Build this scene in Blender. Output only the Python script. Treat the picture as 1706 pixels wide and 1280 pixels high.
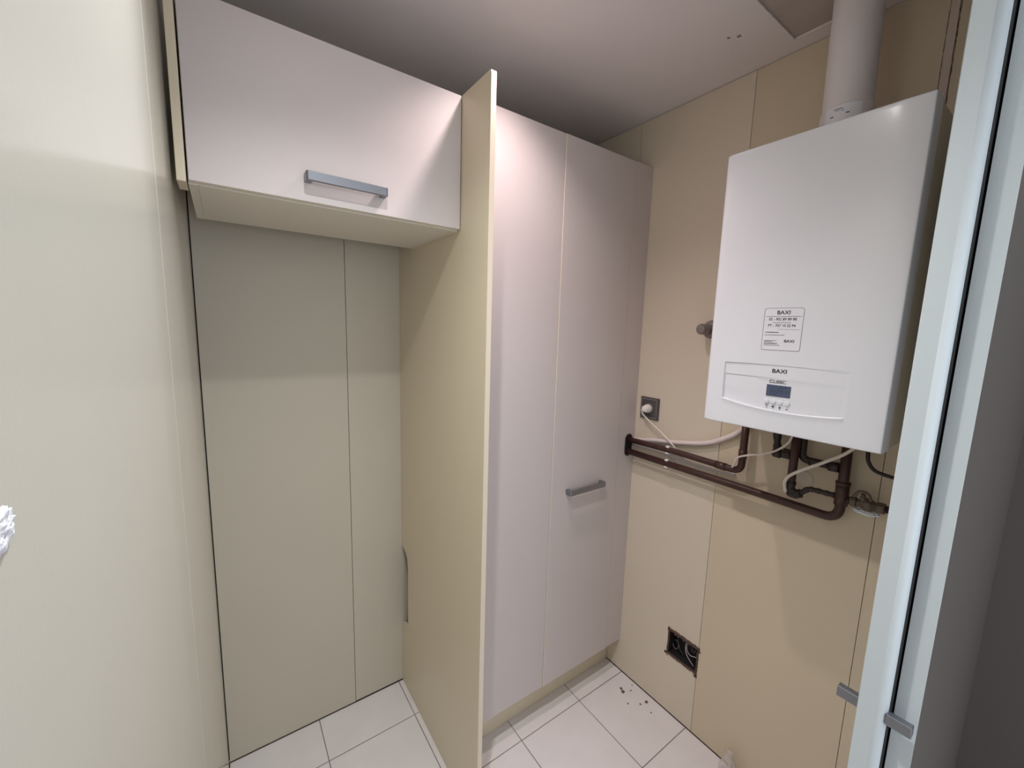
import bpy, bmesh, math, random
from mathutils import Vector, Matrix
random.seed(7)
for o in list(bpy.data.objects): bpy.data.objects.remove(o, do_unlink=True)
sc = bpy.context.scene
C = sc.collection

# ------------------------------------------------------------------ camera
cd = bpy.data.cameras.new('camera'); cam = bpy.data.objects.new('camera', cd); C.objects.link(cam)
cd.sensor_width = 36; cd.sensor_fit = 'HORIZONTAL'; cd.lens = 676.565/1706*36
cd.clip_start = 0.01; cd.clip_end = 50
Rt = Vector((0.81781, -0.57475, 0.02909)).normalized()
Up = Vector((0.05453, 0.12771, 0.99031)); Fw = Rt.cross(Up)*-1; Fw.normalize(); Up = Rt.cross(Fw)
M = Matrix.Identity(4)
for i in range(3): M[i][0] = Rt[i]; M[i][1] = Up[i]; M[i][2] = -Fw[i]
M.translation = (0, 0, 1.5873)
cam.matrix_world = M
sc.camera = cam

# ------------------------------------------------------------------ world, exposure, room lights
w = bpy.data.worlds.new('world'); sc.world = w; w.use_nodes = True
w.node_tree.nodes['Background'].inputs[0].default_value = (0.86, 0.91, 1.0, 1)
w.node_tree.nodes['Background'].inputs[1].default_value = 1.15
sc.view_settings.view_transform = 'Standard'; sc.view_settings.look = 'None'
sc.view_settings.gamma = 1; sc.view_settings.use_curve_mapping = False
sc.view_settings.exposure = 0.27

H = 2.434
LAMPS = [  # x, y, colour, watts
    (0.672, 0.872, (1.0, 0.84, 0.86), 27.0),
    (0.20, 0.50, (0.95, 0.99, 1.0), 54.0),
]
def spot(x, y, col, watts, parent=None):
    l = bpy.data.lights.new('downlight_bulb', 'SPOT'); l.energy = watts; l.color = col
    l.spot_size = math.radians(120); l.spot_blend = 1.0; l.shadow_soft_size = 0.022
    o = bpy.data.objects.new('downlight_bulb', l); C.objects.link(o)
    o.location = (x, y, H-0.012)
    return o
for L in LAMPS: spot(*L)
# daylight arriving through the adjoining room behind the photographer
al = bpy.data.lights.new('adjoining_room_light', 'AREA'); al.shape = 'RECTANGLE'; al.size = 1.2; al.size_y = 1.4
al.energy = 7.0; al.color = (0.75, 0.88, 1.0)
ao = bpy.data.objects.new('adjoining_room_light', al); C.objects.link(ao)
ao.location = (0.3, -1.8, 1.6); ao.rotation_euler = (math.radians(90), 0, 0)

# ------------------------------------------------------------------ helpers
def srgb(r, g, b):
    f = lambda c: (c/255/12.92) if c/255 <= 0.04045 else ((c/255+0.055)/1.055)**2.4
    return (f(r), f(g), f(b), 1)
def mat(name, col, rough=0.5, metal=0.0, spec=0.5, bump=0.0, bscale=200, var=0.03, vscale=4, coat=0.0, coat_rough=0.2, alpha=1.0, emit=None):
    m = bpy.data.materials.new(name); m.use_nodes = True
    nt = m.node_tree; N = nt.nodes; K = nt.links; b = N['Principled BSDF']
    tc = N.new('ShaderNodeTexCoord')
    if var > 0:
        n = N.new('ShaderNodeTexNoise'); n.inputs['Scale'].default_value = vscale; n.inputs['Detail'].default_value = 4
        K.new(tc.outputs['Object'], n.inputs['Vector'])
        mx = N.new('ShaderNodeMix'); mx.data_type = 'RGBA'
        mx.inputs[6].default_value = tuple(c*(1-var) for c in col[:3])+(1,)
        mx.inputs[7].default_value = tuple(min(1, c*(1+var)) for c in col[:3])+(1,)
        K.new(n.outputs['Fac'], mx.inputs[0]); K.new(mx.outputs[2], b.inputs['Base Color'])
    else: b.inputs['Base Color'].default_value = col
    b.inputs['Roughness'].default_value = rough; b.inputs['Metallic'].default_value = metal
    b.inputs['Specular IOR Level'].default_value = spec
    b.inputs['Coat Weight'].default_value = coat; b.inputs['Coat Roughness'].default_value = coat_rough
    b.inputs['Alpha'].default_value = alpha
    if emit: b.inputs['Emission Color'].default_value = emit[0]; b.inputs['Emission Strength'].default_value = emit[1]
    if bump > 0:
        n2 = N.new('ShaderNodeTexNoise'); n2.inputs['Scale'].default_value = bscale; n2.inputs['Detail'].default_value = 3
        K.new(tc.outputs['Object'], n2.inputs['Vector'])
        bp = N.new('ShaderNodeBump'); bp.inputs['Strength'].default_value = bump; bp.inputs['Distance'].default_value = 0.001
        K.new(n2.outputs['Fac'], bp.inputs['Height']); K.new(bp.outputs['Normal'], b.inputs['Normal'])
    return m
def link(name, me, m, parent=None, smooth=False):
    o = bpy.data.objects.new(name, me); C.objects.link(o)
    for mm in (m if isinstance(m, (list, tuple)) else [m]): me.materials.append(mm)
    if parent: o.parent = parent
    for p in me.polygons: p.use_smooth = smooth
    return o
def finish(name, bm, m, parent=None, smooth=False, bevel=0.0, seg=2):
    if bevel > 0:
        bmesh.ops.bevel(bm, geom=bm.edges[:], offset=bevel, segments=seg, affect='EDGES', profile=0.5, clamp_overlap=True)
    bmesh.ops.recalc_face_normals(bm, faces=bm.faces[:])
    me = bpy.data.meshes.new(name); bm.to_mesh(me); bm.free()
    o = link(name, me, m, parent, smooth)
    return o
def add_box(bm, x0, x1, y0, y1, z0, z1, mi=0):
    v = [bm.verts.new((x, y, z)) for x in (x0, x1) for y in (y0, y1) for z in (z0, z1)]
    for f in ((0,1,3,2), (4,6,7,5), (0,4,5,1), (2,3,7,6), (0,2,6,4), (1,5,7,3)):
        fc = bm.faces.new([v[i] for i in f]); fc.material_index = mi
def box(name, x0, x1, y0, y1, z0, z1, m, parent=None, bevel=0.0):
    bm = bmesh.new(); add_box(bm, x0, x1, y0, y1, z0, z1)
    return finish(name, bm, m, parent, bevel=bevel)
def smooth_path(pts, n=8, rad=None):
    """Catmull-Rom through pts"""
    P = [Vector(p) for p in pts]; out = []
    for i in range(len(P)-1):
        a = P[i-1] if i > 0 else P[i]*2-P[i+1]; b = P[i]; c = P[i+1]; d = P[i+2] if i+2 < len(P) else P[i+1]*2-P[i]
        for k in range(n):
            t = k/n
            out.append(0.5*((2*b)+(c-a)*t+(2*a-5*b+4*c-d)*t*t+(3*b-a-3*c+d)*t**3))
    out.append(P[-1]); return out
def round_path(pts, r, n=8):
    """polyline with rounded corners of radius r"""
    P = [Vector(p) for p in pts]; out = [P[0]]
    for i in range(1, len(P)-1):
        d0 = (P[i-1]-P[i]); d1 = (P[i+1]-P[i]); rr = min(r, d0.length*0.49, d1.length*0.49)
        a = P[i]+d0.normalized()*rr; b = P[i]+d1.normalized()*rr
        for k in range(n+1):
            t = k/n; out.append(a*(1-t)**2+P[i]*2*t*(1-t)+b*t*t)
    out.append(P[-1]); return out
def add_tube(bm, path, r, seg=16, cap=True, rfun=None):
    P = [Vector(p) for p in path]; rings = []
    T = (P[1]-P[0]).normalized(); up = Vector((1, 0, 0)) if abs(T.x) < 0.9 else Vector((0, 0, 1))
    n = (up-T*up.dot(T)).normalized()
    for i, p in enumerate(P):
        if 0 < i < len(P)-1: T = (P[i+1]-P[i-1]).normalized()
        elif i == 0: T = (P[1]-P[0]).normalized()
        else: T = (P[-1]-P[-2]).normalized()
        n = (n-T*n.dot(T)).normalized(); b = T.cross(n)
        rr = rfun(i/(len(P)-1)) if rfun else r
        rings.append([bm.verts.new(p+(n*math.cos(2*math.pi*k/seg)+b*math.sin(2*math.pi*k/seg))*rr) for k in range(seg)])
    for i in range(len(rings)-1):
        for k in range(seg):
            bm.faces.new((rings[i][k], rings[i][(k+1)%seg], rings[i+1][(k+1)%seg], rings[i+1][k])).smooth = True
    if cap: bm.faces.new(rings[0][::-1]); bm.faces.new(rings[-1])
def tube(name, path, r, m, parent=None, seg=16, rfun=None):
    bm = bmesh.new(); add_tube(bm, path, r, seg, rfun=rfun)
    o = finish(name, bm, m, parent)
    for p in o.data.polygons: p.use_smooth = len(p.vertices) == 4
    return o
def add_lathe(bm, origin, axis, prof, seg=32):
    """prof: list of (distance along axis, radius)"""
    A = Vector(axis).normalized(); up = Vector((0, 0, 1)) if abs(A.z) < 0.9 else Vector((1, 0, 0))
    n = (up-A*up.dot(A)).normalized(); b = A.cross(n); rings = []
    for d, r in prof:
        rings.append([bm.verts.new(Vector(origin)+A*d+(n*math.cos(2*math.pi*k/seg)+b*math.sin(2*math.pi*k/seg))*max(r, 1e-5)) for k in range(seg)])
    for i in range(len(rings)-1):
        for k in range(seg): bm.faces.new((rings[i][k], rings[i][(k+1)%seg], rings[i+1][(k+1)%seg], rings[i+1][k]))
    bm.faces.new(rings[0][::-1]); bm.faces.new(rings[-1])
def lathe(name, origin, axis, prof, m, parent=None, seg=32, smooth=False):
    bm = bmesh.new(); add_lathe(bm, origin, axis, prof, seg)
    return finish(name, bm, m, parent, smooth=smooth)
def empty(name, loc=(0, 0, 0)):
    o = bpy.data.objects.new(name, None); C.objects.link(o); o.location = loc; o.empty_display_size = 0.05
    return o
def keep(root):   # parts were modelled in world coordinates: keep them there under the moved root
    for ch in root.children:
        if ch.parent == root: ch.matrix_parent_inverse = Matrix.Translation(-root.location)
    return root
def tag(o, label=None, cat=None, group=None, kind=None):
    if label: o['label'] = label
    if cat: o['category'] = cat
    if group: o['group'] = group
    if kind: o['kind'] = kind
    return o
def add_prism(bm, pts, axis, a0, a1):
    """pts: 2D outline; extruded along axis from a0 to a1 (axis x: pts=(y,z); y: (x,z); z: (x,y))"""
    def mk(p, a):
        return (a, p[0], p[1]) if axis == 'x' else (p[0], a, p[1]) if axis == 'y' else (p[0], p[1], a)
    A = [bm.verts.new(mk(p, a0)) for p in pts]; B = [bm.verts.new(mk(p, a1)) for p in pts]
    bm.faces.new(A); bm.faces.new(B[::-1]); n = len(pts)
    for i in range(n): bm.faces.new((A[i], B[i], B[(i+1)%n], A[(i+1)%n]))
def rrect(y0, y1, z0, z1, r, n=5):
    out = []
    for cy, cz, a in ((y1-r, z1-r, 0), (y0+r, z1-r, 90), (y0+r, z0+r, 180), (y1-r, z0+r, 270)):
        for k in range(n+1):
            t = math.radians(a+90*k/n); out.append((cy+r*math.cos(t), cz+r*math.sin(t)))
    return out

# ------------------------------------------------------------------ materials
cream      = mat('cream_laminate', srgb(212, 199, 174), 0.42, bump=0.15, bscale=900, var=0.02)
cream_pale = mat('pale_cream_laminate', srgb(220, 212, 198), 0.45, bump=0.1, bscale=900, var=0.02)
wall_cream = mat('cream_wall_panel', srgb(208, 193, 168), 0.45, bump=0.12, bscale=700, var=0.025)
wall_cream2= mat('lighter_cream_wall_panel', srgb(214, 202, 184), 0.45, bump=0.12, bscale=700, var=0.02)
left_gloss = mat('glossy_cream_wall', srgb(212, 209, 198), 0.16, bump=0.04, bscale=500, var=0.02)
door_grey  = mat('greyish_white_laminate', srgb(200, 190, 187), 0.50, bump=0.15, bscale=900, var=0.015)
edge_white = mat('white_edge_band', srgb(224, 212, 194), 0.4, var=0)
niche_mat  = mat('niche_panel', srgb(186, 177, 160), 0.5, bump=0.1, bscale=700, var=0.02)
ceil_mat   = mat('ceiling_paint', srgb(226, 219, 219), 0.9, bump=0.25, bscale=250, var=0.02)
rough_mat  = mat('rough_grey_plaster', srgb(176, 166, 160), 0.95, bump=0.9, bscale=120, var=0.12, vscale=14)
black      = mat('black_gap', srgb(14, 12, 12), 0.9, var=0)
steel      = mat('brushed_grey_metal', srgb(140, 142, 148), 0.38, metal=0.85, bump=0.1, bscale=900, var=0.05)
boiler_w   = mat('boiler_white_enamel', srgb(226, 228, 234), 0.26, bump=0.12, bscale=260, var=0.01, coat=0.55, coat_rough=0.14)
boiler_p   = mat('boiler_control_plastic', srgb(216, 214, 218), 0.35, bump=0.08, bscale=600, var=0.01)
boiler_side= mat('boiler_side_enamel', srgb(204, 190, 166), 0.4, var=0.02)
flue_w     = mat('flue_white_paint', srgb(222, 216, 216), 0.5, bump=0.15, bscale=400, var=0.03)
pipe_brown = mat('brown_pipe_paint', srgb(64, 38, 33), 0.40, bump=0.5, bscale=160, var=0.25, vscale=22)
pipe_dark  = mat('blackened_pipe', srgb(46, 38, 34), 0.5, bump=0.9, bscale=130, var=0.45, vscale=45)
brass      = mat('dirty_brass', srgb(104, 92, 80), 0.55, metal=0.5, bump=0.9, bscale=150, var=0.4, vscale=60)
plaster    = mat('white_plaster', srgb(232, 234, 240), 0.95, bump=1.0, bscale=220, var=0.08, vscale=60)
lacquer    = mat('bluish_white_lacquer', srgb(190, 197, 199), 0.42, bump=0.15, bscale=500, var=0.015)
shaded_casing_mat = mat('shade_dark_casing', srgb(84, 77, 72), 0.6, bump=0.1, bscale=500, var=0.02)  # dark colour stands in for the unlit side towards the adjoining room
hose_w     = mat('white_hose', srgb(222, 208, 206), 0.45, var=0.03)
cord_w     = mat('white_cord', srgb(226, 216, 206), 0.45, var=0.02)
cord_g     = mat('pale_grey_cable', srgb(200, 192, 192), 0.5, var=0.04)
cable_b    = mat('black_cable', srgb(24, 18, 18), 0.4, var=0)
sock_grey  = mat('dark_grey_plastic', srgb(104, 98, 100), 0.4, var=0.02)
sock_dark  = mat('darker_grey_plastic', srgb(82, 77, 79), 0.4, var=0.02)
plug_w     = mat('white_plastic', srgb(232, 226, 222), 0.35, var=0)
clip_w     = mat('white_clip_plastic', srgb(240, 236, 234), 0.4, var=0)
burnt      = mat('browned_edge', srgb(84, 62, 54), 0.8, bump=0.8, bscale=200, var=0.35, vscale=60)
ink        = mat('navy_black_ink', srgb(30, 24, 46), 0.5, var=0)
ink_grey   = mat('grey_ink', srgb(108, 104, 116), 0.5, var=0)
lcd        = mat('lcd_screen', srgb(76, 88, 112), 0.2, var=0)
lcd_seg    = mat('lcd_segments', srgb(56, 66, 90), 0.3, var=0)
sticker_m  = mat('sticker_paper', srgb(228, 228, 234), 0.45, var=0)
dirt       = mat('dark_dirt', srgb(104, 86, 78), 0.9, var=0.2, vscale=80)
film       = mat('clear_plastic_film', srgb(225, 218, 214), 0.25, var=0, alpha=0.38)
lampglass  = mat('lamp_diffuser', srgb(255, 240, 235), 0.4, var=0, emit=((1, 0.94, 0.92, 1), 70.0))
lampglass2 = mat('pinkish_lamp_diffuser', srgb(255, 236, 232), 0.4, var=0, emit=((1, 0.88, 0.87, 1), 28.0))
lampring   = mat('white_lamp_ring', srgb(225, 222, 220), 0.4, var=0)
knob_grey  = mat('worn_chrome', srgb(136, 128, 128), 0.4, metal=0.5, bump=0.4, bscale=300, var=0.1, vscale=60)

def tile_material():
    m = bpy.data.materials.new('pale_stone_tile'); m.use_nodes = True
    nt = m.node_tree; N = nt.nodes; K = nt.links; b = N['Principled BSDF']
    tc = N.new('ShaderNodeTexCoord'); sp = N.new('ShaderNodeSeparateXYZ'); K.new(tc.outputs['Object'], sp.inputs[0])
    fac = None
    for out, lines in ((0, (-0.09, 0.2290, 0.5565, 0.8600, 1.1700, 1.485)), (1, (1.4080, 1.0780, 0.7510, 0.422, 0.093, -0.236, -0.565))):
        for c in lines:
            cmp = N.new('ShaderNodeMath'); cmp.operation = 'COMPARE'; cmp.inputs[1].default_value = c; cmp.inputs[2].default_value = 0.0016
            K.new(sp.outputs[out], cmp.inputs[0])
            if fac is None: fac = cmp.outputs[0]
            else:
                mxm = N.new('ShaderNodeMath'); mxm.operation = 'MAXIMUM'; K.new(fac, mxm.inputs[0]); K.new(cmp.outputs[0], mxm.inputs[1]); fac = mxm.outputs[0]
    n = N.new('ShaderNodeTexNoise'); n.inputs['Scale'].default_value = 9; n.inputs['Detail'].default_value = 6
    K.new(tc.outputs['Object'], n.inputs['Vector'])
    n3 = N.new('ShaderNodeTexNoise'); n3.inputs['Scale'].default_value = 5; n3.inputs['Detail'].default_value = 2
    K.new(tc.outputs['Object'], n3.inputs['Vector'])
    mx = N.new('ShaderNodeMix'); mx.data_type = 'RGBA'; mx.inputs[6].default_value = srgb(216, 209, 208); mx.inputs[7].default_value = srgb(230, 224, 222)
    K.new(n.outputs['Fac'], mx.inputs[0])
    gr = N.new('ShaderNodeMix'); gr.data_type = 'RGBA'; gr.inputs[6].default_value = srgb(84, 74, 70); gr.inputs[7].default_value = srgb(150, 142, 136)
    K.new(n3.outputs['Fac'], gr.inputs[0])
    m2 = N.new('ShaderNodeMix'); m2.data_type = 'RGBA'; K.new(fac, m2.inputs[0]); K.new(mx.outputs[2], m2.inputs[6]); K.new(gr.outputs[2], m2.inputs[7])
    K.new(m2.outputs[2], b.inputs['Base Color']); b.inputs['Roughness'].default_value = 0.42
    sb = N.new('ShaderNodeMath'); sb.operation = 'SUBTRACT'; sb.inputs[0].default_value = 1; K.new(fac, sb.inputs[1])
    bp = N.new('ShaderNodeBump'); bp.inputs['Strength'].default_value = 0.4; bp.inputs['Distance'].default_value = 0.0015
    K.new(sb.outputs[0], bp.inputs['Height']); K.new(bp.outputs['Normal'], b.inputs['Normal'])
    return m
tiles = tile_material()

# ------------------------------------------------------------------ dimensions
XL, XR, YB = -0.0624, 1.4467, 1.5982
XP0, XP1, YE, ZP = 0.5751, 0.5905, 0.9377, 2.2219
YC, ZT, ZD = 1.1020, 2.2404, 0.1524
YU, ZU, YUB = 1.0903, 1.8627, 1.4619

# ------------------------------------------------------------------ setting
tag(box('floor', -0.2, 1.90, -1.6, 1.75, -0.05, 0.0, tiles), kind='structure')
fl = bpy.data.objects['floor']

# ceiling with the opening left around the flue
bm = bmesh.new()
ox0, ox1, oy0, oy1 = 0.98, 1.391, 0.17, 0.603
add_box(bm, -0.2, ox0, -0.2, 1.75, H, H+0.005); add_box(bm, ox1, 1.60, -0.2, 1.75, H, H+0.005)
add_box(bm, ox0, ox1, -0.2, oy0, H, H+0.005); add_box(bm, ox0, ox1, oy1, 1.75, H, H+0.005)
ce = tag(finish('ceiling', bm, ceil_mat), kind='structure')
box('plaster_patch', ox0-0.02, ox1+0.02, oy0-0.02, oy1+0.02, H+0.005, H+0.05, rough_mat, ce)
box('ceiling_slab', -0.2, 1.6, -0.2, 1.75, H+0.05, H+0.10, ceil_mat, ce)
def blob(bm, cx, cy, z, r, n=14, jag=0.35, h=0.0006, up=1):
    pts = []
    for k in range(n):
        a = 2*math.pi*k/n; rr = r*(1+random.uniform(-jag, jag)); pts.append((cx+rr*math.cos(a), cy+rr*math.sin(a)))
    z0, z1 = (z-h*0.1, z+h) if up > 0 else (z-h, z+h*0.1)
    add_prism(bm, pts, 'z', z0, z1)
for cx, cy, r in ((1.2342, 0.7137, 0.005), (1.2510, 0.6916, 0.006)):
    bm = bmesh.new(); blob(bm, cx, cy, H, r, up=-1); finish('stain', bm, mat('grey_scuff', srgb(134, 124, 122), 0.9, var=0.2, vscale=200), ce)
# crumbs of plaster along the ragged edge of the opening
bm = bmesh.new()
for k in range(40):
    t = random.random(); x = ox0+(ox1-ox0)*t; blob(bm, x, oy1-0.0005, H+0.0002, random.uniform(0.0008, 0.002), n=8, up=-1, h=0.0003)
finish('ragged_edge', bm, rough_mat, ce)

# left wall, a glossy panel, with a slim joint strip near the niche
def wall_x(y):          # the panel bows back very slightly beyond the joint
    t = max(0.0, min(1.0, (y-0.60)/0.36)); return XL-0.0075*t*t*(3-2*t)
py = [-0.7, 0.2, 0.5]+[0.6+0.0125*k for k in range(30)]+[1.0, 1.3, YB+0.02]
bm = bmesh.new(); add_prism(bm, [(wall_x(y), y) for y in py]+[(-0.14, YB+0.02), (-0.14, -0.7)], 'z', 0, H)
wl = tag(finish('wall_left', bm, left_gloss, smooth=True), kind='structure'); wl.data.set_sharp_from_angle(angle=0.5)
jx = wall_x(0.776); box('joint', jx-0.001, jx+0.00012, 0.7750, 0.7765, 0, H-0.001, left_gloss, wl)

# back wall of two panels
bm = bmesh.new()
add_box(bm, XL-0.0045, 0.3705, YB, YB+0.016, 0.004, 2.2); add_box(bm, 0.3725, 1.46, YB, YB+0.016, 0.006, 2.2)
wb = tag(finish('wall_back', bm, niche_mat), kind='structure')
box('panel_gap', XL-0.02, 1.47, YB+0.0145, YB+0.06, 0, H, black, wb)
box('upper_panel', XL, 1.46, YB, YB+0.012, 2.2, H, niche_mat, wb)

# right wall: cladding panels with dark joints and a hole for the junction box
hy0, hy1, hz0, hz1 = 0.731, 0.857, 0.262, 0.368
bm = bmesh.new(); T = 0.014
def panel(y0, y1, z0=0.004, z1=H-0.002, mi=0): add_box(bm, XR, XR+T, y0+0.0008, y1-0.0008, z0, z1, mi)
panel(0.1075, 0.2834); panel(0.2834, 0.7293)
panel(hy1, 1.1708, mi=1); panel(0.7293-0.0008+0.0008, hy1+0.0016, 0.004, hz0, 1); panel(0.7293, hy1+0.0016, hz1, H-0.002, 1)
panel(1.1708, 1.66, mi=1)
wr = tag(finish('wall_right', bm, [wall_cream, wall_cream2]), kind='structure')
bm = bmesh.new()
add_box(bm, XR+T-0.002, XR+T+0.06, 0.1075, hy0, 0, H); add_box(bm, XR+T-0.002, XR+T+0.06, hy1, 1.7, 0, H)
add_box(bm, XR+T-0.002, XR+T+0.06, hy0, hy1, 0, hz0); add_box(bm, XR+T-0.002, XR+T+0.06, hy0, hy1, hz1, H)
finish('panel_gap', bm, black, wr)
# strip of filler beside the near joint, above the boiler
bm = bmesh.new()
add_prism(bm, [(0.2765, 2.160), (0.2920, 2.176), (0.2925, 2.30), (0.2930, H), (0.2775, H), (0.2768, 2.30)], 'x', XR-0.004, XR+0.001)
tag(finish('trim_1', bm, mat('pinkish_filler', srgb(206, 188, 178), 0.8, bump=0.6, bscale=150, var=0.08, vscale=30), bevel=0.001), kind='structure')
for yc, wd_ in ((0.2940, 0.0009), (0.2755, 0.0014)):
    zz = [2.15+0.006*k for k in range(48)]
    ed = [(yc+random.uniform(0.2, 1.3)*wd_, z) for z in zz]+[(yc-random.uniform(0.2, 1.3)*wd_, z) for z in zz[::-1]]
    bm = bmesh.new(); add_prism(bm, ed, 'x', XR-0.0006, XR+0.0005); finish('dirty_seam', bm, dirt, wr)

# thin dark line at the wall foot
bm = bmesh.new(); add_box(bm, XR-0.0022, XR+0.002, 0.1, 1.173, 0.0, 0.0035); add_box(bm, XL-0.005, XP0, YB-0.002, YB+0.002, 0, 0.0035)
add_box(bm, XL-0.008, XL-0.0045, 1.2, YB, 0, 0.003)
finish('foot_line', bm, mat('foot_line', srgb(62, 48, 44), 0.95, var=0.2, vscale=20), fl)

# front wall on the right: pocket for the sliding door, and lintel
bm = bmesh.new()
add_prism(bm, [(0.835, 0.0782), (1.90, 0.0782), (1.90, 0.1058), (0.835, 0.1058)], 'z', 0, H)
wf = tag(finish('wall_front', bm, lacquer), kind='structure')
wf.data.materials.append(shaded_casing_mat)
for p in wf.data.polygons:
    if p.normal.y < -0.5 or p.center.x > 1.0: p.material_index = 1
box('lintel', XL, 0.80, 0.0782, 0.145, 2.10, H+0.014, lacquer, wf)
box('upper_fill', 0.80, 1.60, 0.1063, 0.15, 2.10, H+0.014, lacquer, wf)
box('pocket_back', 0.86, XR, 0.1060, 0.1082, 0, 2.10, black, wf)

tag(box('wall_side', 1.83, 1.90, -1.6, 0.0781, 0, H, shaded_casing_mat), kind='structure')
# the family of square-section bow handles
def handle(x0, x1, yd, zc, m, parent, out=-1, h=0.020, prot=0.030, t=0.010):
    """horizontal bow handle on a face at y=yd, sticking out in direction out"""
    bm = bmesh.new(); f = lambda a: yd+out*a
    add_prism(bm, [(x0, f(0)), (x0, f(prot-0.004)), (x0+0.004, f(prot)), (x1-0.004, f(prot)), (x1, f(prot-0.004)), (x1, f(0)),
                   (x1-0.014, f(0)), (x1-0.014, f(prot-t)), (x0+0.014, f(prot-t)), (x0+0.014, f(0))], 'z', zc-h/2, zc+h/2)
    return finish('handle', bm, m, parent, bevel=0.0012)

# sliding door standing in its pocket
bm = bmesh.new(); y0, y1, r = 0.109, 0.1433, 0.012; pts = [(1.43, y0), (1.43, y1), (0.801, y1), (0.800, y1-0.001)]
for k in range(9):
    a = math.radians(180+90*k/8); pts.append((0.8+r+r*math.cos(a), y0+r+r*math.sin(a)))
add_prism(bm, pts, 'z', 0.006, 2.09)
dr = tag(finish('door_1', bm, lacquer, smooth=False), kind='structure')
for p in dr.data.polygons: p.use_smooth = 0.02 < abs(p.normal.x) < 0.999 and abs(p.normal.z) < 0.1
box('pocket_shade', 0.8165, 1.42, y0-0.0006, y0+0.0005, 0.01, 2.085, black, dr)  # black strip added so the pocket gap reads as deep shade
def stub(y0_, y1_):   # short square-section pull sticking straight out of the door face
    bm = bmesh.new(); add_box(bm, 0.8035, 0.8165, y0_, y1_, 0.9960, 1.0140)
    return finish('pull_handle', bm, steel, dr, bevel=0.0012)
tag(stub(y1-0.001, 0.1712), 'square grey metal pull on the inner face')
tag(stub(0.0800, y0+0.001), 'square grey metal pull on the outer face')

# ------------------------------------------------------------------ lamps in the ceiling
def downlight(x, y, label, glass):
    t = empty('downlight', (x, y, H))
    bm = bmesh.new(); add_lathe(bm, (x, y, H+0.002), (0, 0, -1), [(0, 0.047), (0.004, 0.047), (0.006, 0.043), (0.006, 0.034), (0.002, 0.030)], 40)
    finish('trim_ring', bm, lampring, t)
    lathe('diffuser', (x, y, H-0.0042), (0, 0, -1), [(0, 0.029), (0.0015, 0.029), (0.002, 0.024)], glass, t)
    tag(t, label, 'ceiling light', 'recessed ceiling downlights'); keep(t); return t
downlight(0.672, 0.872, 'round recessed downlight in the ceiling above the end of the partition panel', lampglass2)
downlight(0.20, 0.50, 'round recessed downlight in the ceiling close to the left wall', lampglass)

# ------------------------------------------------------------------ partition panel
bm = bmesh.new()
pts = [(YE, 0), (YB-0.001, 0), (YB-0.001, 0.2855), (1.5264, 0.3061), (1.5255, 0.50), (1.5245, 0.575), (1.530, 0.615), (1.543, 0.634), (1.562, 0.645), (YB-0.001, 0.650),
       (YB-0.001, ZP), (YE+0.006, ZP), (YE+0.0015, ZP-0.002), (YE, ZP-0.007)]
add_prism(bm, pts, 'x', XP0, XP1)
pp = finish('partition_panel', bm, [cream, mat('partition_edge_band', srgb(216, 201, 180), 0.45, var=0.02)])
for p in pp.data.polygons:
    if p.normal.y < -0.5 and p.center.y < 1.0: p.material_index = 1
tag(pp, 'tall cream partition panel with pale front edge, standing between the niche and the tall cabinet', 'panel')

# ------------------------------------------------------------------ wall cabinet above the niche
t = empty('wall_cabinet', (0.27, YU, ZU))
UX0, UX1 = -0.0435, 0.5743
bm = bmesh.new(); ys = YU+0.0205
add_box(bm, UX0, UX0+0.016, ys, YUB, ZU, ZP-0.002); add_box(bm, UX1-0.016, UX1, ys, YUB, ZU, ZP-0.002)
add_box(bm, UX0+0.0163, UX1-0.0163, ys+0.0005, YUB, ZU+0.0006, ZU+0.0166); add_box(bm, UX0+0.0163, UX1-0.0163, ys+0.0005, YUB, ZP-0.018, ZP-0.002)
add_box(bm, UX0+0.0163, UX1-0.0163, YUB-0.006, YUB-0.0005, ZU+0.017, ZP-0.018)
finish('carcass', bm, cream_pale, t)
bm = bmesh.new(); add_box(bm, UX0+0.0015, UX1-0.0015, YU, YU+0.019, ZU+0.003, ZP-0.001)
dd = finish('door', bm, [door_grey, edge_white], t, bevel=0.0008, seg=1)
for p in dd.data.polygons:
    if p.normal.z < -0.9: p.material_index = 1
tag(dd, 'greyish white flap door')
handle(0.1700, 0.3560, YU+0.0004, 1.9165, steel, dd)
tag(keep(t), 'wall cabinet with a greyish white flap door and bow handle, hung above the empty niche', 'cabinet')

t = box('filler_strip', XL+0.0012, UX0-0.0022, YU+0.001, YU+0.075, ZU-0.001, ZP-0.002, cream, bevel=0.001)
tag(t, 'narrow cream filler strip between the left wall and the wall cabinet', 'filler strip')

# ------------------------------------------------------------------ tall cabinet
t = empty('tall_cabinet', (1.02, YC, 0)); X0 = XP1+0.001
bm = bmesh.new()
add_box(bm, X0+0.0005, X0+0.016, YC+0.021, 1.50, 0.14, ZT-0.004); add_box(bm, 1.344, 1.36, YC+0.021, 1.50, 0.14, ZT-0.004)
add_box(bm, X0+0.0163, 1.3437, YC+0.0215, 1.50, ZT-0.020, ZT-0.004); add_box(bm, X0+0.0163, 1.3437, YC+0.0215, 1.50, 0.14, 0.156)
add_box(bm, X0+0.0163, 1.3437, 1.49, 1.4995, 0.157, ZT-0.021)
finish('carcass', bm, cream_pale, t)
def tdoor(x0, x1, y, m, z0=ZD, z1=ZT):
    bm = bmesh.new(); add_box(bm, x0, x1, y, y+0.019, z0, z1)
    o = finish('door', bm, [m, edge_white], t, bevel=0.0008, seg=1)
    for p in o.data.polygons:
        if p.normal.x < -0.5: p.material_index = 1
    return o
tdoor(X0+0.001, 0.9752, YC+0.0012, door_grey)
d2 = tdoor(0.9767, 1.3425, YC-0.0012, door_grey)
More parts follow.
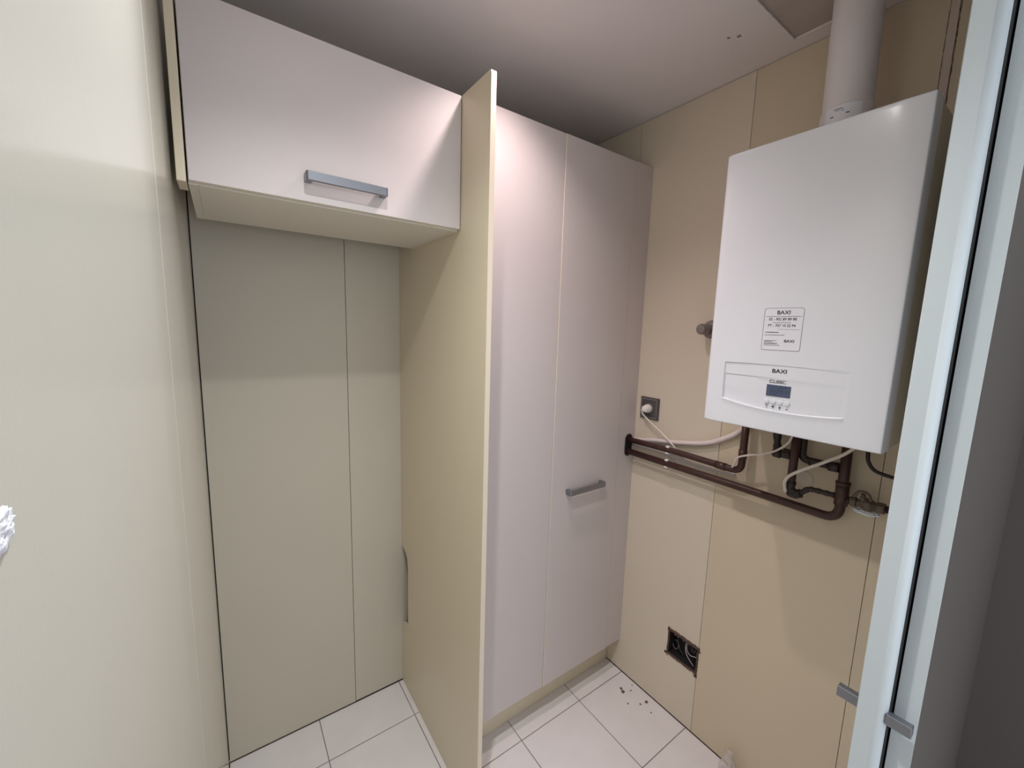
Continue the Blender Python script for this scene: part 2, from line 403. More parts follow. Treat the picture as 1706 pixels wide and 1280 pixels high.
handle(1.050, 1.2480, YC-0.0008, 0.965, steel, d2)
bm = bmesh.new(); add_box(bm, 1.3437, XR-0.0005, YC, YC+0.019, ZD, ZT+0.002)
tag(finish('filler_panel', bm, door_grey, t, bevel=0.0006, seg=1), 'greyish white filler panel against the right wall')
box('plinth', X0, XR-0.001, 1.1730, 1.1890, 0.001, 0.1400, cream, t)
# lined cut-out where the pipes go through the filler panel
bm = bmesh.new(); outer = rrect(1.384, 1.430, 1.052, 1.152, 0.0225, 6)
add_prism(bm, outer, 'y', YC-0.003, YC+0.001); finish('pipe_cutout', bm, steel, t)
bm = bmesh.new(); add_prism(bm, rrect(1.386, 1.428, 1.054, 1.150, 0.0205, 6), 'y', YC-0.0034, YC+0.001); finish('cutout_opening', bm, black, t)
tag(keep(t), 'tall greyish white two-door cabinet on a cream plinth between partition panel and right wall', 'cabinet')

# ------------------------------------------------------------------ boiler
BX, BY0, BY1, BZ0, BZ1 = 1.12, 0.2268, 0.6215, 1.3448, 2.0575
t = empty('gas_boiler', (1.28, 0.425, BZ0))
def lerp_tab(tab, y):
    for (a, b), (c, d) in zip(tab, tab[1:]):
        if a <= y <= c: s = (y-a)/(c-a); return b+(d-b)*s
    return tab[0][1] if y < tab[0][0] else tab[-1][1]
def quad(p0, p1, p2):   # parabola through three (y,z)
    def f(y):
        (a, A), (b, B), (c, D) = p0, p1, p2
        return A*(y-b)*(y-c)/((a-b)*(a-c))+B*(y-a)*(y-c)/((b-a)*(b-c))+D*(y-a)*(y-b)/((c-a)*(c-b))
    return f
PY0, PY1 = 0.2985, 0.5715
zb = quad((PY0, 1.4097), (0.424, 1.4000), (PY1, 1.4150)); zt = quad((PY0, 1.5102), (0.424, 1.5146), (PY1, 1.5135)); zm = quad((PY0, 1.4805), (0.424, 1.4830), (PY1, 1.4840))
def front(y):           # gentle curvature of the front pressing: rolls back towards both ends
    d = 0.0
    if y < 0.290: d += 0.0035*((0.290-y)/0.063)**2
    if y > 0.600: d += 0.006*((y-0.600)/0.0215)**2
    return d
def recess(y):           # control panel sinks in deepest at its far end
    return 0.0055*max(0, min(1, (y-PY0)/(PY1-PY0)*0.85+0.15))
ys = [BY0, BY0+0.0008, BY0+0.002, BY0+0.0045]+[BY0+0.008+i*0.006 for i in range(11)]+[PY0-0.0012, PY0+0.0012]
ys += [PY0+0.0012+(PY1-PY0-0.0024)*i/40 for i in range(1, 40)]+[PY1-0.0010, PY1+0.0010]
ys += [0.585, 0.600, 0.606, 0.612, 0.6165, BY1-0.0025, BY1-0.0008, BY1]
ys = sorted(set(round(v, 5) for v in ys))
def rowset(y):
    b, m_, tp = zb(y), zm(y), zt(y); e = 0.0010
    lo = [BZ0, BZ0+0.0008, BZ0+0.0025, BZ0+0.006]; zs = lo+[BZ0+0.006+(b-e-0.012-BZ0-0.006)*i/6 for i in range(1, 7)]+[b-e-0.006, b-e, b+e]
    zs += [b+e+(m_-0.004-b-e)*i/8 for i in range(1, 8)]+[m_-0.004, m_-0.0006, m_+0.0006, m_+0.003, tp-0.004, tp-e, tp+e, tp+0.006]
    zs += [tp+0.006+(BZ1-0.012-tp-0.006)*i/14 for i in range(1, 15)]+[BZ1-0.006, BZ1-0.0025, BZ1-0.0008, BZ1]
    return zs
nrow = len(rowset(0.4))
iB, iT = 12, None
verts = []; bm = bmesh.new(); G = []
R0 = rowset(0.4); i_b = 12; i_t = R0.index(zt(0.4)-0.0010)
i_m0 = i_b+8
def edge_round(dist, r=0.004):
    return 0 if dist >= r else r-math.sqrt(max(0, r*r-(r-dist)**2))
for y in ys:
    col = []; zs = rowset(y)
    for j, z in enumerate(zs):
        d = front(y)+edge_round(min(y-BY0, BY1-y))+edge_round(min(z-BZ0, BZ1-z))
        inp = PY0 < y < PY1
        if inp and i_b <= j <= i_t:
            k = recess(y)
            d += k*(0.62 if j > i_m0 else 1.0)
            if j <= i_b+3: d += k*0.15
        if inp and j == i_b-1: d -= 0.0022       # lip under the panel
        if inp and j == i_b-2: d -= 0.0008
        col.append(bm.verts.new((BX+d, y, z)))
    G.append(col)
for a in range(len(G)-1):
    for b in range(nrow-1):
        f = bm.faces.new((G[a][b], G[a+1][b], G[a+1][b+1], G[a][b+1]))
# side skirts from the front pressing to the seam
XS = BX+0.055
def skirt(line):
    back = [bm.verts.new((XS, v.co.y, v.co.z)) for v in line]
    for i in range(len(line)-1): bm.faces.new((line[i], line[i+1], back[i+1], back[i]))
skirt(G[0]); skirt(G[-1]); skirt([c[0] for c in G]); skirt([c[-1] for c in G])
fp = finish('front_cover', bm, boiler_w, t)
for p in fp.data.polygons: p.use_smooth = True
fp.data.set_sharp_from_angle(angle=math.radians(24))
bm = bmesh.new(); add_box(bm, BX+0.056, XR-0.022, BY0+0.0015, BY1-0.0015, BZ0+0.004, BZ1-0.0015)
finish('casing', bm, boiler_side, t, bevel=0.0015)
box('wall_bracket', XR-0.022, XR-0.0005, BY0+0.03, BY1-0.03, BZ0+0.10, BZ1-0.02, sock_grey, t)
box('seam', BX+0.050, BX+0.060, BY0+0.003, BY1-0.003, BZ0+0.003, BZ1-0.003, black, t)

def surf(y, band='main'):   # x of the cover surface
    k = recess(y)
    return BX+front(y)+(0 if band == 'out' else k*0.62 if band == 'band' else k)
LIFT = 0.0006
def text(body, y_left, z_base, width, height, x, m, name='lettering', parent=None, bold=0.0, th=0.0004):
    cu = bpy.data.curves.new(name, 'FONT'); cu.body = body; cu.size = 1; cu.extrude = 0; cu.offset = bold
    cu.resolution_u = 4
    tmp = bpy.data.objects.new('tmp', cu); C.objects.link(tmp)
    bpy.context.view_layer.update(); dg = bpy.context.evaluated_depsgraph_get()
    me = bpy.data.meshes.new_from_object(tmp.evaluated_get(dg)); bpy.data.objects.remove(tmp, do_unlink=True)
    xs = [v.co.x for v in me.vertices]; zs = [v.co.y for v in me.vertices]
    ax, bx, az, bz = min(xs), max(xs), min(zs), max(zs)
    for v in me.vertices:
        u = (v.co.x-ax)/(bx-ax); s = (v.co.y-az)/(bz-az)
        v.co = Vector((x, y_left-u*width, z_base+s*height))
    me.update()
    me.flip_normals() if me.polygons and me.polygons[0].normal.x > 0 else None
    o = link(name, me, m, parent); return o
def bars(name, rects, x, m, parent, th=0.0004):
    bm = bmesh.new()
    for (ya, yb, za, zb_) in rects: add_box(bm, x-th, x+0.0003, min(ya, yb), max(ya, yb), za, zb_)
    return finish(name, bm, m, parent)
# control panel fittings
xp = surf(0.435)
tag(text('BAXI', 0.4532, 1.4962, 0.0325, 0.0098, surf(0.437, 'band')-LIFT, ink, 'logo', t, bold=0.018), 'dark maker lettering above the display')
# CUBIC in thin square letters
y = 0.4570; wd = 0.0078; gp = 0.0012; zl, zh, th = 1.4706, 1.4780, 0.0013; rc = []
for ch in 'CUBIC':
    a = y
    if ch == 'I': b = y-0.0016; rc.append((a, b, zl, zh)); y = b-gp; continue
    b = y-wd
    if ch in 'CB': rc.append((a, b, zh-th, zh))
    rc.append((a, b, zl, zl+th)); rc.append((a, a-th, zl, zh))
    if ch in 'UB': rc.append((b+th, b, zl, zh))
    if ch == 'B': rc.append((a, b, (zl+zh-th)/2, (zl+zh+th)/2))
    y = b-gp
bars('model_lettering', rc, xp-0.0003, ink_grey, t)
disp = box('display', xp-0.0012, xp+0.004, 0.4075, 0.4622, 1.4370, 1.4658, lcd, t, bevel=0.0003)
rc = []
for (yc, zc) in ((0.452, 1.443), (0.444, 1.443), (0.436, 1.446), (0.427, 1.446), (0.418, 1.446)):
    rc += [(yc, yc-0.001, zc, zc+0.007), (yc-0.0065, yc-0.006, zc, zc+0.007), (yc, yc-0.006, zc+0.0068, zc+0.0078)]
rc += [(0.440, 0.418, 1.4585, 1.4595), (0.432, 0.428, 1.4605, 1.4625), (0.420, 0.417, 1.4605, 1.4625)]
bars('segments', rc, xp-0.0013, lcd_seg, disp, th=0.0002)
for yb_ in (0.4588, 0.4433, 0.4280, 0.4122):
    lathe('button', (xp+0.001, yb_, 1.4228), (-1, 0, 0), [(0, 0.0060), (0.0028, 0.0060), (0.0038, 0.0050), (0.0042, 0.0020)], boiler_w, t, seg=24)
rc = [(0.461, 0.457, 1.4125, 1.4133), (0.457, 0.4562, 1.4100, 1.4130), (0.4600, 0.4560, 1.4065, 1.4070),
      (0.4460, 0.4440, 1.4095, 1.4125), (0.4435, 0.4405, 1.4095, 1.4125), (0.4440, 0.4420, 1.4068, 1.4073),
      (0.4295, 0.4260, 1.4085, 1.4122), (0.4285, 0.4270, 1.4050, 1.4060),
      (0.4140, 0.4120, 1.4080, 1.4090), (0.4122, 0.4095, 1.4088, 1.4100)]
bars('button_symbols', rc, xp-0.0008, ink, t)
# service sticker
xs_ = BX-0.0004
bm = bmesh.new(); add_prism(bm, rrect(0.3985, 0.4850, 1.5520, 1.6560, 0.006), 'x', xs_, BX+0.0005); stk = finish('sticker', bm, sticker_m, t)
tag(stk, 'white service sticker with a thin dark outline')
bm = bmesh.new(); o_ = rrect(0.3985, 0.4850, 1.5520, 1.6560, 0.006); i_ = rrect(0.3994, 0.4841, 1.5529, 1.6551, 0.0052)
A = [bm.verts.new((xs_-0.0002, *p)) for p in o_]; B = [bm.verts.new((xs_-0.0002, *p)) for p in i_]
for k in range(len(A)): bm.faces.new((A[k], A[(k+1)%len(A)], B[(k+1)%len(A)], B[k]))
finish('outline', bm, ink_grey, stk)
xt = xs_-0.0004
text('BAXI', 0.4560, 1.6405, 0.0285, 0.0092, xt, ink, 'lettering', stk, bold=0.015)
for q in ((0.4800, 0.4030, 1.6350, 1.6358), (0.4510, 0.4025, 1.6040, 1.6044)): bars('ruled_line', [q], xt+0.0002, ink_grey, stk, th=0.0003)
text('ES - 902 89 89 88', 0.4728, 1.6255, 0.0605, 0.0065, xt, ink, 'lettering', stk, bold=0.008)
text('PT - 707 10 22 94', 0.4738, 1.6100, 0.0605, 0.0065, xt, ink, 'lettering', stk, bold=0.008)
text('BAXI', 0.4340, 1.5725, 0.0215, 0.0068, xt, ink, 'lettering', stk, bold=0.015)
def greek(y0, y1, z, h):
    y = y0; n = 0; pts = []
    while y > y1:      # one ragged line of unreadable print
        wv = random.uniform(0.0012, 0.0030); hh = h*random.uniform(0.7, 1.0); pts += [(y, hh), (max(y-wv, y1), hh), (max(y-wv, y1), h*0.45), (max(y-wv-0.0006, y1), h*0.45)]; y -= wv+0.0006
    bm = bmesh.new(); add_prism(bm, [(p[0], z+p[1]) for p in pts]+[(y1, z), (y0, z)], 'x', xt-0.0001, xt+0.0003); finish('small_print', bm, ink_grey, stk)
for g in ((0.4640, 0.4240, 1.6200, 0.0011), (0.4785, 0.4480, 1.5955, 0.0024), (0.4790, 0.4350, 1.5895, 0.0013), (0.4790, 0.4510, 1.5760, 0.0010),
          (0.4795, 0.4600, 1.5727, 0.0018), (0.4795, 0.4490, 1.5680, 0.0024), (0.4800, 0.4440, 1.5643, 0.0012)): greek(*g)
tag(keep(t), 'white wall-hung gas boiler with a small blue-grey display and a service sticker', 'boiler')

# flue
t = empty('flue_pipe', (1.30, 0.425, BZ1))
bm = bmesh.new(); add_lathe(bm, (1.30, 0.425, BZ1), (0.0, 0.012, 1), [(0, 0.0505), (0.42, 0.0505)], 48)
finish('pipe', bm, flue_w, t, smooth=True).data.set_sharp_from_angle(angle=0.6)
bm = bmesh.new(); add_lathe(bm, (1.30, 0.425, BZ1-0.002), (0, 0, 1), [(0, 0.058), (0.010, 0.058), (0.016, 0.055), (0.089, 0.0545), (0.094, 0.0515)], 48)
finish('collar', bm, flue_w, t, smooth=True).data.set_sharp_from_angle(angle=0.6)
def on_flue(rects, r=0.0551, z_=0):
    bm = bmesh.new()
    for a0, a1, z0, z1 in rects:
        n = max(2, int((a1-a0)/4)); L = []
        for k in range(n+1):
            a = math.radians(a0+(a1-a0)*k/n); L.append([bm.verts.new((1.30+rr*math.cos(a), 0.425+rr*math.sin(a), z)) for rr, z in ((r, z0), (r, z1), (r-0.001, z1), (r-0.001, z0))])
        for k in range(n):
            for q in range(4): bm.faces.new((L[k][q], L[k][(q+1)%4], L[k+1][(q+1)%4], L[k+1][q]))
        bm.faces.new(L[0]); bm.faces.new(L[-1][::-1])
    return bm
lb = finish('label', on_flue([(150, 228, 2.100, 2.1440)], r=0.0556), sticker_m, t)
for q in ((170, 189, 2.1350, 2.1370), (173, 184, 2.1315, 2.1325), (186, 192, 2.1300, 2.1315), (196, 203, 2.1215, 2.1245), (164, 171, 2.1195, 2.1225)): finish('printed_line', on_flue([q], r=0.0559), ink_grey, lb)
tag(keep(t), 'round white flue pipe rising from the top of the boiler to the ceiling opening', 'flue pipe')

# ------------------------------------------------------------------ pipes and cables on the right wall
def pipe_run(path, r, m, parent, name='pipe', br=0.024, seg=16): return tube(name, round_path(path, br), r, m, parent, seg)
t = empty('heating_pipe', (1.405, 0.86, 1.13))
pipe_run([(1.405, 1.0984, 1.1275), (1.405, 0.8726, 1.1320), (1.405, 0.628, 1.1290), (1.405, 0.6275, 1.345)], 0.0115, pipe_brown, t, br=0.030)
for a, b in (((1.405, 0.715, 1.1303), (1.405, 0.677, 1.1295)), ((1.405, 0.628, 1.175), (1.405, 0.6278, 1.205))):
    tube('elbow_sleeve', [a, b], 0.0132, pipe_brown, t)
tag(keep(t), 'short brown pipe, upper of the two leaving the cabinet, bending up under the boiler', 'pipe')

t = empty('heating_pipe', (1.405, 0.70, 1.075))
pipe_run([(1.405, 1.0984, 1.0745), (1.405, 0.70, 1.0755), (1.405, 0.352, 1.0730), (1.405, 0.355, 1.345)], 0.0128, pipe_brown, t, br=0.040)
tube('tee_fitting', [(1.405, 0.3525, 1.118), (1.405, 0.3530, 1.182)], 0.0160, pipe_brown, t)
tube('tee_collar', [(1.405, 0.3530, 1.176), (1.405, 0.3532, 1.186)], 0.0175, pipe_brown, t)
tube('side_branch', [(1.405, 0.3400, 1.137), (1.405, 0.3335, 1.1372)], 0.0105, pipe_dark, t)
tag(keep(t), 'long brown pipe, lower of the two leaving the cabinet, with a tee near its top', 'pipe')

t = empty('boiler_tail_pipe', (1.39, 0.474, 1.12))
pipe_run([(1.390, 0.4736, 1.347), (1.390, 0.4745, 1.122), (1.390, 0.452, 1.117)], 0.0115, pipe_brown, t, br=0.014)
tube('joint_elbow', smooth_path([(1.390, 0.4745, 1.150), (1.390, 0.4740, 1.125), (1.390, 0.466, 1.113), (1.391, 0.446, 1.121)], 5), 0.0128, pipe_dark, t, rfun=lambda s: 0.0135+0.0012*math.sin(s*25))
tube('crossover', smooth_path([(1.391, 0.458, 1.115), (1.392, 0.446, 1.123), (1.394, 0.429, 1.139), (1.396, 0.414, 1.1415), (1.400, 0.388, 1.1410), (1.4045, 0.3682, 1.1402)], 5), 0.0075, pipe_dark, t, rfun=lambda s: 0.0078+0.0008*math.sin(s*40))
tag(keep(t), 'brown drop pipe under the boiler middle with thin blackened crossover at its foot', 'pipe')

t = empty('blackened_elbow_pipe', (1.408, 0.46, 1.22))
pipe_run([(1.412, 0.4640, 1.347), (1.412, 0.4620, 1.220), (1.410, 0.372, 1.222)], 0.0110, pipe_dark, t, br=0.022)
tube('pipe_nut', [(1.410, 0.392, 1.2195), (1.408, 0.3672, 1.2220)], 0.0145, pipe_dark, t, seg=8)
tube('pipe_nut', [(1.412, 0.425, 1.2185), (1.412, 0.440, 1.2180)], 0.0130, pipe_dark, t, seg=8)
tag(keep(t), 'blackened elbow pipe behind the drop pipe, running across to the near pipe', 'pipe')

t = empty('short_valve_pipe', (1.408, 0.53, 1.22))
tube('pipe', smooth_path([(1.410, 0.5350, 1.347), (1.410, 0.5335, 1.280), (1.408, 0.5290, 1.240), (1.408, 0.527, 1.214)], 5), 0.0105, pipe_dark, t, rfun=lambda s: 0.0105+0.0016*math.sin(s*22))
lathe('pipe_nut', (1.408, 0.5270, 1.222), (0, -1, -0.05), [(-0.012, 0.012), (-0.006, 0.0155), (0.008, 0.0155), (0.014, 0.010)], pipe_dark, t, seg=10)
lathe('pipe_nut', (1.408, 0.5000, 1.226), (0, -1, 0), [(-0.014, 0.008), (-0.010, 0.0160), (0.010, 0.0160), (0.014, 0.009), (0.030, 0.009)], pipe_dark, t, seg=10)
tag(keep(t), 'short blackened pipe end with two nuts under the boiler, left of the drop pipe', 'pipe')

# gas valve on the branch
t = empty('gas_valve', (1.405, 0.30, 1.139))
tube('outlet_pipe', [(1.405, 0.262, 1.1415), (1.405, 0.18, 1.1440)], 0.0095, pipe_dark, t)
lathe('valve_body', (1.405, 0.3330, 1.1375), (0, -1, 0.06), [(0, 0.010), (0.002, 0.0135), (0.014, 0.0135), (0.016, 0.010), (0.022, 0.0115), (0.034, 0.0175), (0.046, 0.0165), (0.056, 0.011), (0.060, 0.0145), (0.074, 0.0145), (0.076, 0.010)], brass, t, seg=12)
lathe('valve_stem', (1.400, 0.304, 1.148), (-0.3, 0, 1), [(0, 0.007), (0.014, 0.007), (0.016, 0.0045), (0.022, 0.0045)], brass, t, seg=12)
bm = bmesh.new(); add_tube(bm, smooth_path([(1.393, 0.322, 1.158), (1.392, 0.314, 1.172), (1.392, 0.302, 1.176), (1.392, 0.292, 1.170), (1.392, 0.286, 1.156)], 5), 0.0042, 10); finish('butterfly_handle', bm, brass, t)
tag(keep(t), 'dirty brass gas valve with butterfly handle on the pipe branch beside the door edge', 'valve')
def lump(name, c, s, m, seed=0, parent=None, sub=3, amp=0.35):
    from mathutils import noise
    bm = bmesh.new(); bmesh.ops.create_icosphere(bm, subdivisions=sub, radius=1)
    for v in bm.verts:
        n = noise.noise(v.co*2.3+Vector((seed, 0, 0)))*amp+noise.noise(v.co*6+Vector((0, seed, 0)))*amp*0.6
        q = v.co*(1+n); v.co = Vector((c[0]+q.x*s[0], c[1]+q.y*s[1], c[2]+q.z*s[2]))
    return finish(name, bm, m, parent)
tag(lump('plaster_lump', (1.432, 0.3020, 1.110), (0.013, 0.030, 0.009), plaster, 3), 'ragged pale plaster lump on the wall under the gas valve', 'plaster')
tag(lump('plaster_lump', (XL+0.0004, 0.1880, 1.5195), (0.0022, 0.0130, 0.0072), plaster, 11, sub=5, amp=0.3), 'torn white plaster lump sticking out of the left wall at the picture edge', 'plaster')

# saddle clips on the pipes
for zc, r, lab in ((1.1305, 0.0118, 'white plastic clip gripping the upper brown pipe'), (1.0752, 0.0131, 'white plastic clip gripping the lower brown pipe')):
    bm = bmesh.new(); yc = 0.906
    path = [(1.405+(r+0.0016)*math.cos(a)*-1, yc, zc+(r+0.0016)*math.sin(a)) for a in [math.radians(-100+200*k/16) for k in range(17)]]
    n = len(path)
    for side, rr in ((0, 0), ): pass
    ring = []
    for k in range(17):
        a = math.radians(-128+256*k/16); cs, sn = -math.cos(a), math.sin(a)
        # the saddle is open at the front: it wraps from behind, its two tips showing above and below
        cs = -cs
        ring.append([bm.verts.new((1.405+q*cs, yy, zc+q*sn)) for q, yy in ((r+0.0004, yc-0.0065), (r+0.0045, yc-0.0065), (r+0.0045, yc+0.0065), (r+0.0004, yc+0.0065))])
    for k in range(16):
        for q in range(4): bm.faces.new((ring[k][q], ring[k][(q+1)%4], ring[k+1][(q+1)%4], ring[k+1][q]))
    bm.faces.new(ring[0]); bm.faces.new(ring[-1][::-1])
    add_box(bm, 1.405+r+0.0025, XR-0.0002, yc-0.0065, yc+0.0065, zc-0.005, zc+0.005)
    tag(finish('pipe_clip', bm, clip_w), lab, 'pipe clip', 'white clips holding the pipes')

tag(tube('drain_hose', smooth_path([(1.412, 0.590, 1.350), (1.430, 0.612, 1.318), (1.434, 0.638, 1.290), (1.433, 0.6560, 1.2620), (1.432, 0.6963, 1.2290), (1.434, 0.7681, 1.1900), (1.4335, 0.8699, 1.1650), (1.434, 0.9948, 1.1440), (1.434, 1.050, 1.132), (1.434, 1.0975, 1.124)], 8), 0.0088, hose_w),
    'thick pinkish white hose sagging from the boiler behind the upper brown pipe', 'hose')
tag(tube('grey_cable', smooth_path([(1.434, 1.0985, 1.1000), (1.436, 1.00, 1.1015), (1.437, 0.9051, 1.0990), (1.437, 0.8024, 1.0935), (1.437, 0.720, 1.0960), (1.437, 0.66, 1.100)], 8), 0.0055, cord_g, seg=12),
    'pale grey cable lying between the two brown pipes', 'cable')
tag(tube('flexible_cord', smooth_path([(1.393, 0.6520, 1.1400), (1.387, 0.6440, 1.1540), (1.385, 0.6340, 1.1800), (1.385, 0.6007, 1.1975), (1.385, 0.5575, 1.2140), (1.385, 0.5225, 1.2345), (1.380, 0.4900, 1.2690), (1.371, 0.478, 1.305), (1.366, 0.470, 1.35)], 8), 0.0032, cord_w, seg=12),
    'thin white cord looping from the upper pipe bend up behind the middle of the boiler', 'cord')
tag(tube('flexible_cord', smooth_path([(1.374, 0.4800, 1.118), (1.370, 0.4835, 1.1400), (1.369, 0.4815, 1.1560), (1.368, 0.4700, 1.1750), (1.368, 0.4388, 1.2025), (1.368, 0.3947, 1.2360), (1.368, 0.3377, 1.2870), (1.368, 0.31, 1.35)], 8), 0.0046, cord_w, seg=12),
    'thicker white cord swinging across the front of the drop pipe and the near pipe', 'cord')
tag(tube('black_cable', smooth_path([(1.40, 0.3110, 1.35), (1.40, 0.3085, 1.2780), (1.40, 0.3036, 1.2558), (1.402, 0.2895, 1.2384), (1.406, 0.2617, 1.2308), (1.41, 0.22, 1.228)], 8), 0.0048, cable_b, seg=12),
    'black cable curving down from the near end of the boiler', 'cable')

# round blanking cap
tag(lathe('blanking_cap', (XR+0.0005, 0.4600, 1.152), (-1, 0, 0), [(0, 0.0245), (0.0022, 0.0240), (0.0030, 0.0215), (0.0022, 0.0205), (0.0022, 0.004)], wall_cream2, seg=40),
    'round cream blanking cap on the right wall behind the drop pipe', 'wall cap')

# stop tap
t = empty('stop_tap', (XR, 0.802, 1.604))
lathe('flange', (XR+0.0005, 0.800, 1.604), (-1, 0, 0), [(0, 0.0320), (0.004, 0.0320), (0.010, 0.027), (0.013, 0.018)], knob_grey, t, seg=32)
lathe('stem', (XR-0.010, 0.801, 1.604), (-1, 0, 0), [(0, 0.010), (0.030, 0.010)], knob_grey, t, seg=24)
bm = bmesh.new(); add_lathe(bm, (XR-0.036, 0.802, 1.604), (-1, 0, 0), [(0, 0.014), (0.003, 0.0190), (0.024, 0.0195), (0.030, 0.0185), (0.034, 0.015), (0.035, 0.006)], 24)
finish('knob', bm, knob_grey, t, smooth=True).data.set_sharp_from_angle(angle=0.7)
tag(keep(t), 'round worn chrome stop tap on the right wall at the far edge of the boiler', 'tap')

# socket, plug and its cord
t = empty('wall_socket', (XR, 1.032, 1.27))
def ring_plate(name, y0, y1, z0, z1, inset, x0, x1, m, parent):
    bm = bmesh.new()
    add_box(bm, x0, x1, y0, y1, z0, z0+inset); add_box(bm, x0, x1, y0, y1, z1-inset, z1)
    add_box(bm, x0, x1, y0, y0+inset, z0+inset, z1-inset); add_box(bm, x0, x1, y1-inset, y1, z0+inset, z1-inset)
    return finish(name, bm, m, parent)
box('back_plate', XR-0.006, XR+0.0005, 0.9880, 1.0768, 1.2262, 1.3178, sock_dark, t, bevel=0.001)
ring_plate('frame', 0.9920, 1.0728, 1.2300, 1.3140, 0.0075, XR-0.0090, XR-0.0055, sock_grey, t)
lathe('socket_well', (XR-0.0050, 1.0324, 1.272), (-1, 0, 0), [(0, 0.0225), (0.0035, 0.0225), (0.0036, 0.019), (0.001, 0.018)], sock_grey, t, seg=32)
tag(keep(t), 'square dark grey wall socket on the right wall beside the tall cabinet', 'wall socket')
t = empty('power_cord', (XR-0.01, 1.0324, 1.272))
bm = bmesh.new(); add_lathe(bm, (XR-0.009, 1.0335, 1.272), (-1, 0, 0), [(0, 0.0175), (0.010, 0.0178), (0.012, 0.0165), (0.022, 0.0155), (0.031, 0.0125), (0.034, 0.008)], 24)
finish('plug', bm, plug_w, t, smooth=True).data.set_sharp_from_angle(angle=0.7)
tube('cable_entry', [(XR-0.032, 1.036, 1.270), (XR-0.034, 1.048, 1.262)], 0.006, plug_w, t, seg=14)
tube('cord', smooth_path([(XR-0.033, 1.044, 1.266), (XR-0.032, 1.046, 1.252), (XR-0.026, 1.020, 1.2275), (XR-0.027, 0.9469, 1.1855), (XR-0.030, 0.893, 1.1495), (XR-0.013, 0.872, 1.122), (XR-0.009, 0.85, 1.105)], 8), 0.0030, cord_w, t, seg=12)
tag(keep(t), 'white plug in the dark grey socket with its cord slanting down behind the pipes', 'power cord')

# open junction box in the right wall
t = empty('junction_box', (XR, (hy0+hy1)/2, hz0))
bm = bmesh.new(); D = 0.052
add_box(bm, XR+D-0.002, XR+D, hy0, hy1, hz0, hz1); add_box(bm, XR+0.002, XR+D, hy0, hy0+0.002, hz0, hz1); add_box(bm, XR+0.002, XR+D, hy1-0.002, hy1, hz0, hz1)
add_box(bm, XR+0.002, XR+D, hy0, hy1, hz0, hz0+0.002); add_box(bm, XR+0.002, XR+D, hy0, hy1, hz1-0.002, hz1)
finish('box', bm, mat('black_box_plastic', srgb(30, 27, 28), 0.7, var=0), t)
def burr(name, a, b, r, par, m=burnt):
    n = 22; P = [Vector(a).lerp(Vector(b), k/n)+Vector((0, random.uniform(-0.0008, 0.0008), random.uniform(-0.0008, 0.0008))) for k in range(n+1)]
    rs = [r*random.uniform(0.8, 1.25) for _ in P]
    return tube(name, P, r, m, par, seg=8, rfun=lambda s: rs[int(round(s*n))])
xw = XR-0.0002
burr('burnt_rim', (xw, hy0-0.006, hz1+0.001), (xw, hy1+0.004, hz1+0.003), 0.0062, t)
burr('burnt_rim', (xw, hy0-0.001, hz0-0.001), (xw, hy1+0.004, hz0), 0.0048, t)
burr('burnt_rim', (xw, hy1+0.001, hz0-0.004), (xw, hy1, hz1+0.002), 0.0044, t)
burr('burnt_rim', (xw, hy0, hz0-0.016), (xw, hy0, hz1), 0.0038, t)
for (yy, zz, ss) in ((hy1+0.010, hz0-0.004, 0.0065), (hy0-0.005, hz1-0.010, 0.0055), (hy0+0.004, hz0-0.014, 0.006), (hy1+0.002, hz1+0.005, 0.006), (hy1+0.002, hz0-0.012, 0.003)):
    lump('chipped_corner', (xw, yy, zz), (0.0018, ss, ss), burnt, yy*50, t, sub=2)
for k, (pts, mm, r) in enumerate([
    ([(XR+0.03, 0.790, 0.366), (XR+0.010, 0.788, 0.335), (XR+0.006, 0.778, 0.305), (XR+0.012, 0.750, 0.272)], cord_g, 0.0014),
    ([(XR+0.03, 0.786, 0.366), (XR+0.012, 0.784, 0.330), (XR+0.010, 0.768, 0.310), (XR+0.016, 0.742, 0.314)], cord_g, 0.0012),
    ([(XR+0.02, 0.850, 0.300), (XR+0.010, 0.832, 0.292), (XR+0.010, 0.818, 0.310), (XR+0.020, 0.830, 0.335)], sock_grey, 0.0014),
    ([(XR+0.02, 0.845, 0.320), (XR+0.010, 0.822, 0.330), (XR+0.012, 0.810, 0.300), (XR+0.022, 0.800, 0.280)], sock_dark, 0.0016),
    ([(XR+0.03, 0.770, 0.360), (XR+0.012, 0.762, 0.335), (XR+0.010, 0.750, 0.335), (XR+0.02, 0.745, 0.360)], sock_dark, 0.0016)]):
    tube('wire', smooth_path(pts, 6), r, mm, t, seg=8)
bm = bmesh.new()
for yy in (0.835, 0.822, 0.796, 0.772): add_box(bm, XR+0.006, XR+0.014, yy-0.003, yy+0.003, hz1-0.016, hz1-0.003)
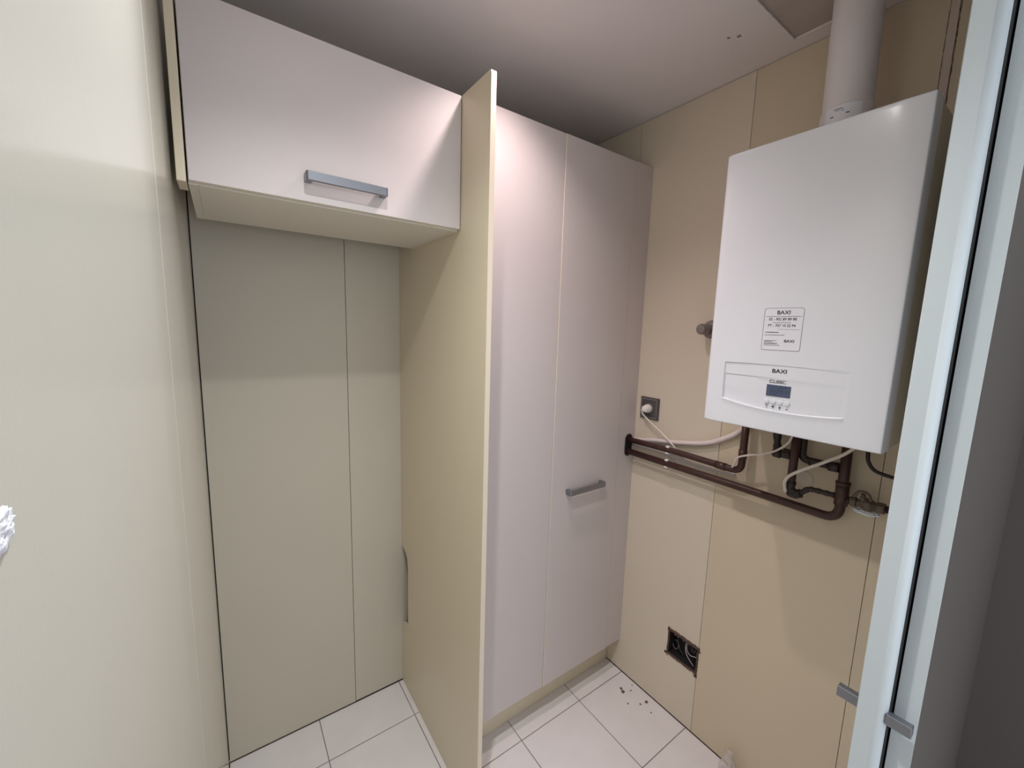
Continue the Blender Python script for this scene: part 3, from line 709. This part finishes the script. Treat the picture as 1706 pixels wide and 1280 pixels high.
finish('terminal_strip', bm, sock_grey, t)
tag(keep(t), 'open dark junction box with loose wires in a ragged hole low on the right wall', 'junction box')

# dark crumbs on the tiles near the right wall
for (x, y, r, lab) in ((1.369, 1.016, 0.008, 'dark flake on the tiles, farthest and leftmost of the dirt specks'),
                  (1.364, 1.001, 0.010, 'largest round dark flake on the tiles under the tall cabinet end'),
                  (1.408, 0.912, 0.0075, 'dark flake on the tiles nearest the right wall, the bigger one in front'),
                  (1.335, 0.951, 0.004, 'tiny dark crumb, the one farthest out from the right wall'),
                  (1.378, 0.919, 0.0045, 'tiny dark crumb just left of the bigger front flake'),
                  (1.425, 1.000, 0.003, 'tiny crumb lying against the foot of the right wall'),
                  (1.398, 0.986, 0.0035, 'tiny crumb between the large flake and the right wall'),
                  (1.384, 0.869, 0.0032, 'tiny dark crumb, nearest to the photographer of the dirt specks')):
    bm = bmesh.new(); blob(bm, x, y, 0.0002, r*0.85, n=12, h=0.0014)
    tag(finish('dirt_crumb', bm, dirt), lab, 'crumb', 'dark crumbs on the floor tiles')

# clear plastic bag slumped against the wall at the bottom of the picture
from mathutils import noise as _n
bm = bmesh.new(); rings = []
prof = [(0.0, 0.030), (0.03, 0.031), (0.055, 0.022), (0.075, 0.013), (0.092, 0.0075), (0.104, 0.0085), (0.108, 0.0045)]
for i, (z, r) in enumerate(prof):
    ring = []
    for k in range(28):
        a = 2*math.pi*k/28; rr = r*(1+0.28*_n.noise(Vector((math.cos(a)*2, math.sin(a)*2, z*25))))*(1+0.12*math.sin(a*7))
        ring.append(bm.verts.new((1.408-z*0.02+rr*math.cos(a)*0.75, 0.560+z*0.03+rr*math.sin(a), z+0.0005)))
    rings.append(ring)
for i in range(len(rings)-1):
    for k in range(28): bm.faces.new((rings[i][k], rings[i][(k+1)%28], rings[i+1][(k+1)%28], rings[i+1][k]))
bm.faces.new(rings[0][::-1])
tag(finish('plastic_bag', bm, film, smooth=True), 'crumpled clear plastic bag standing on the tiles against the right wall', 'plastic bag')
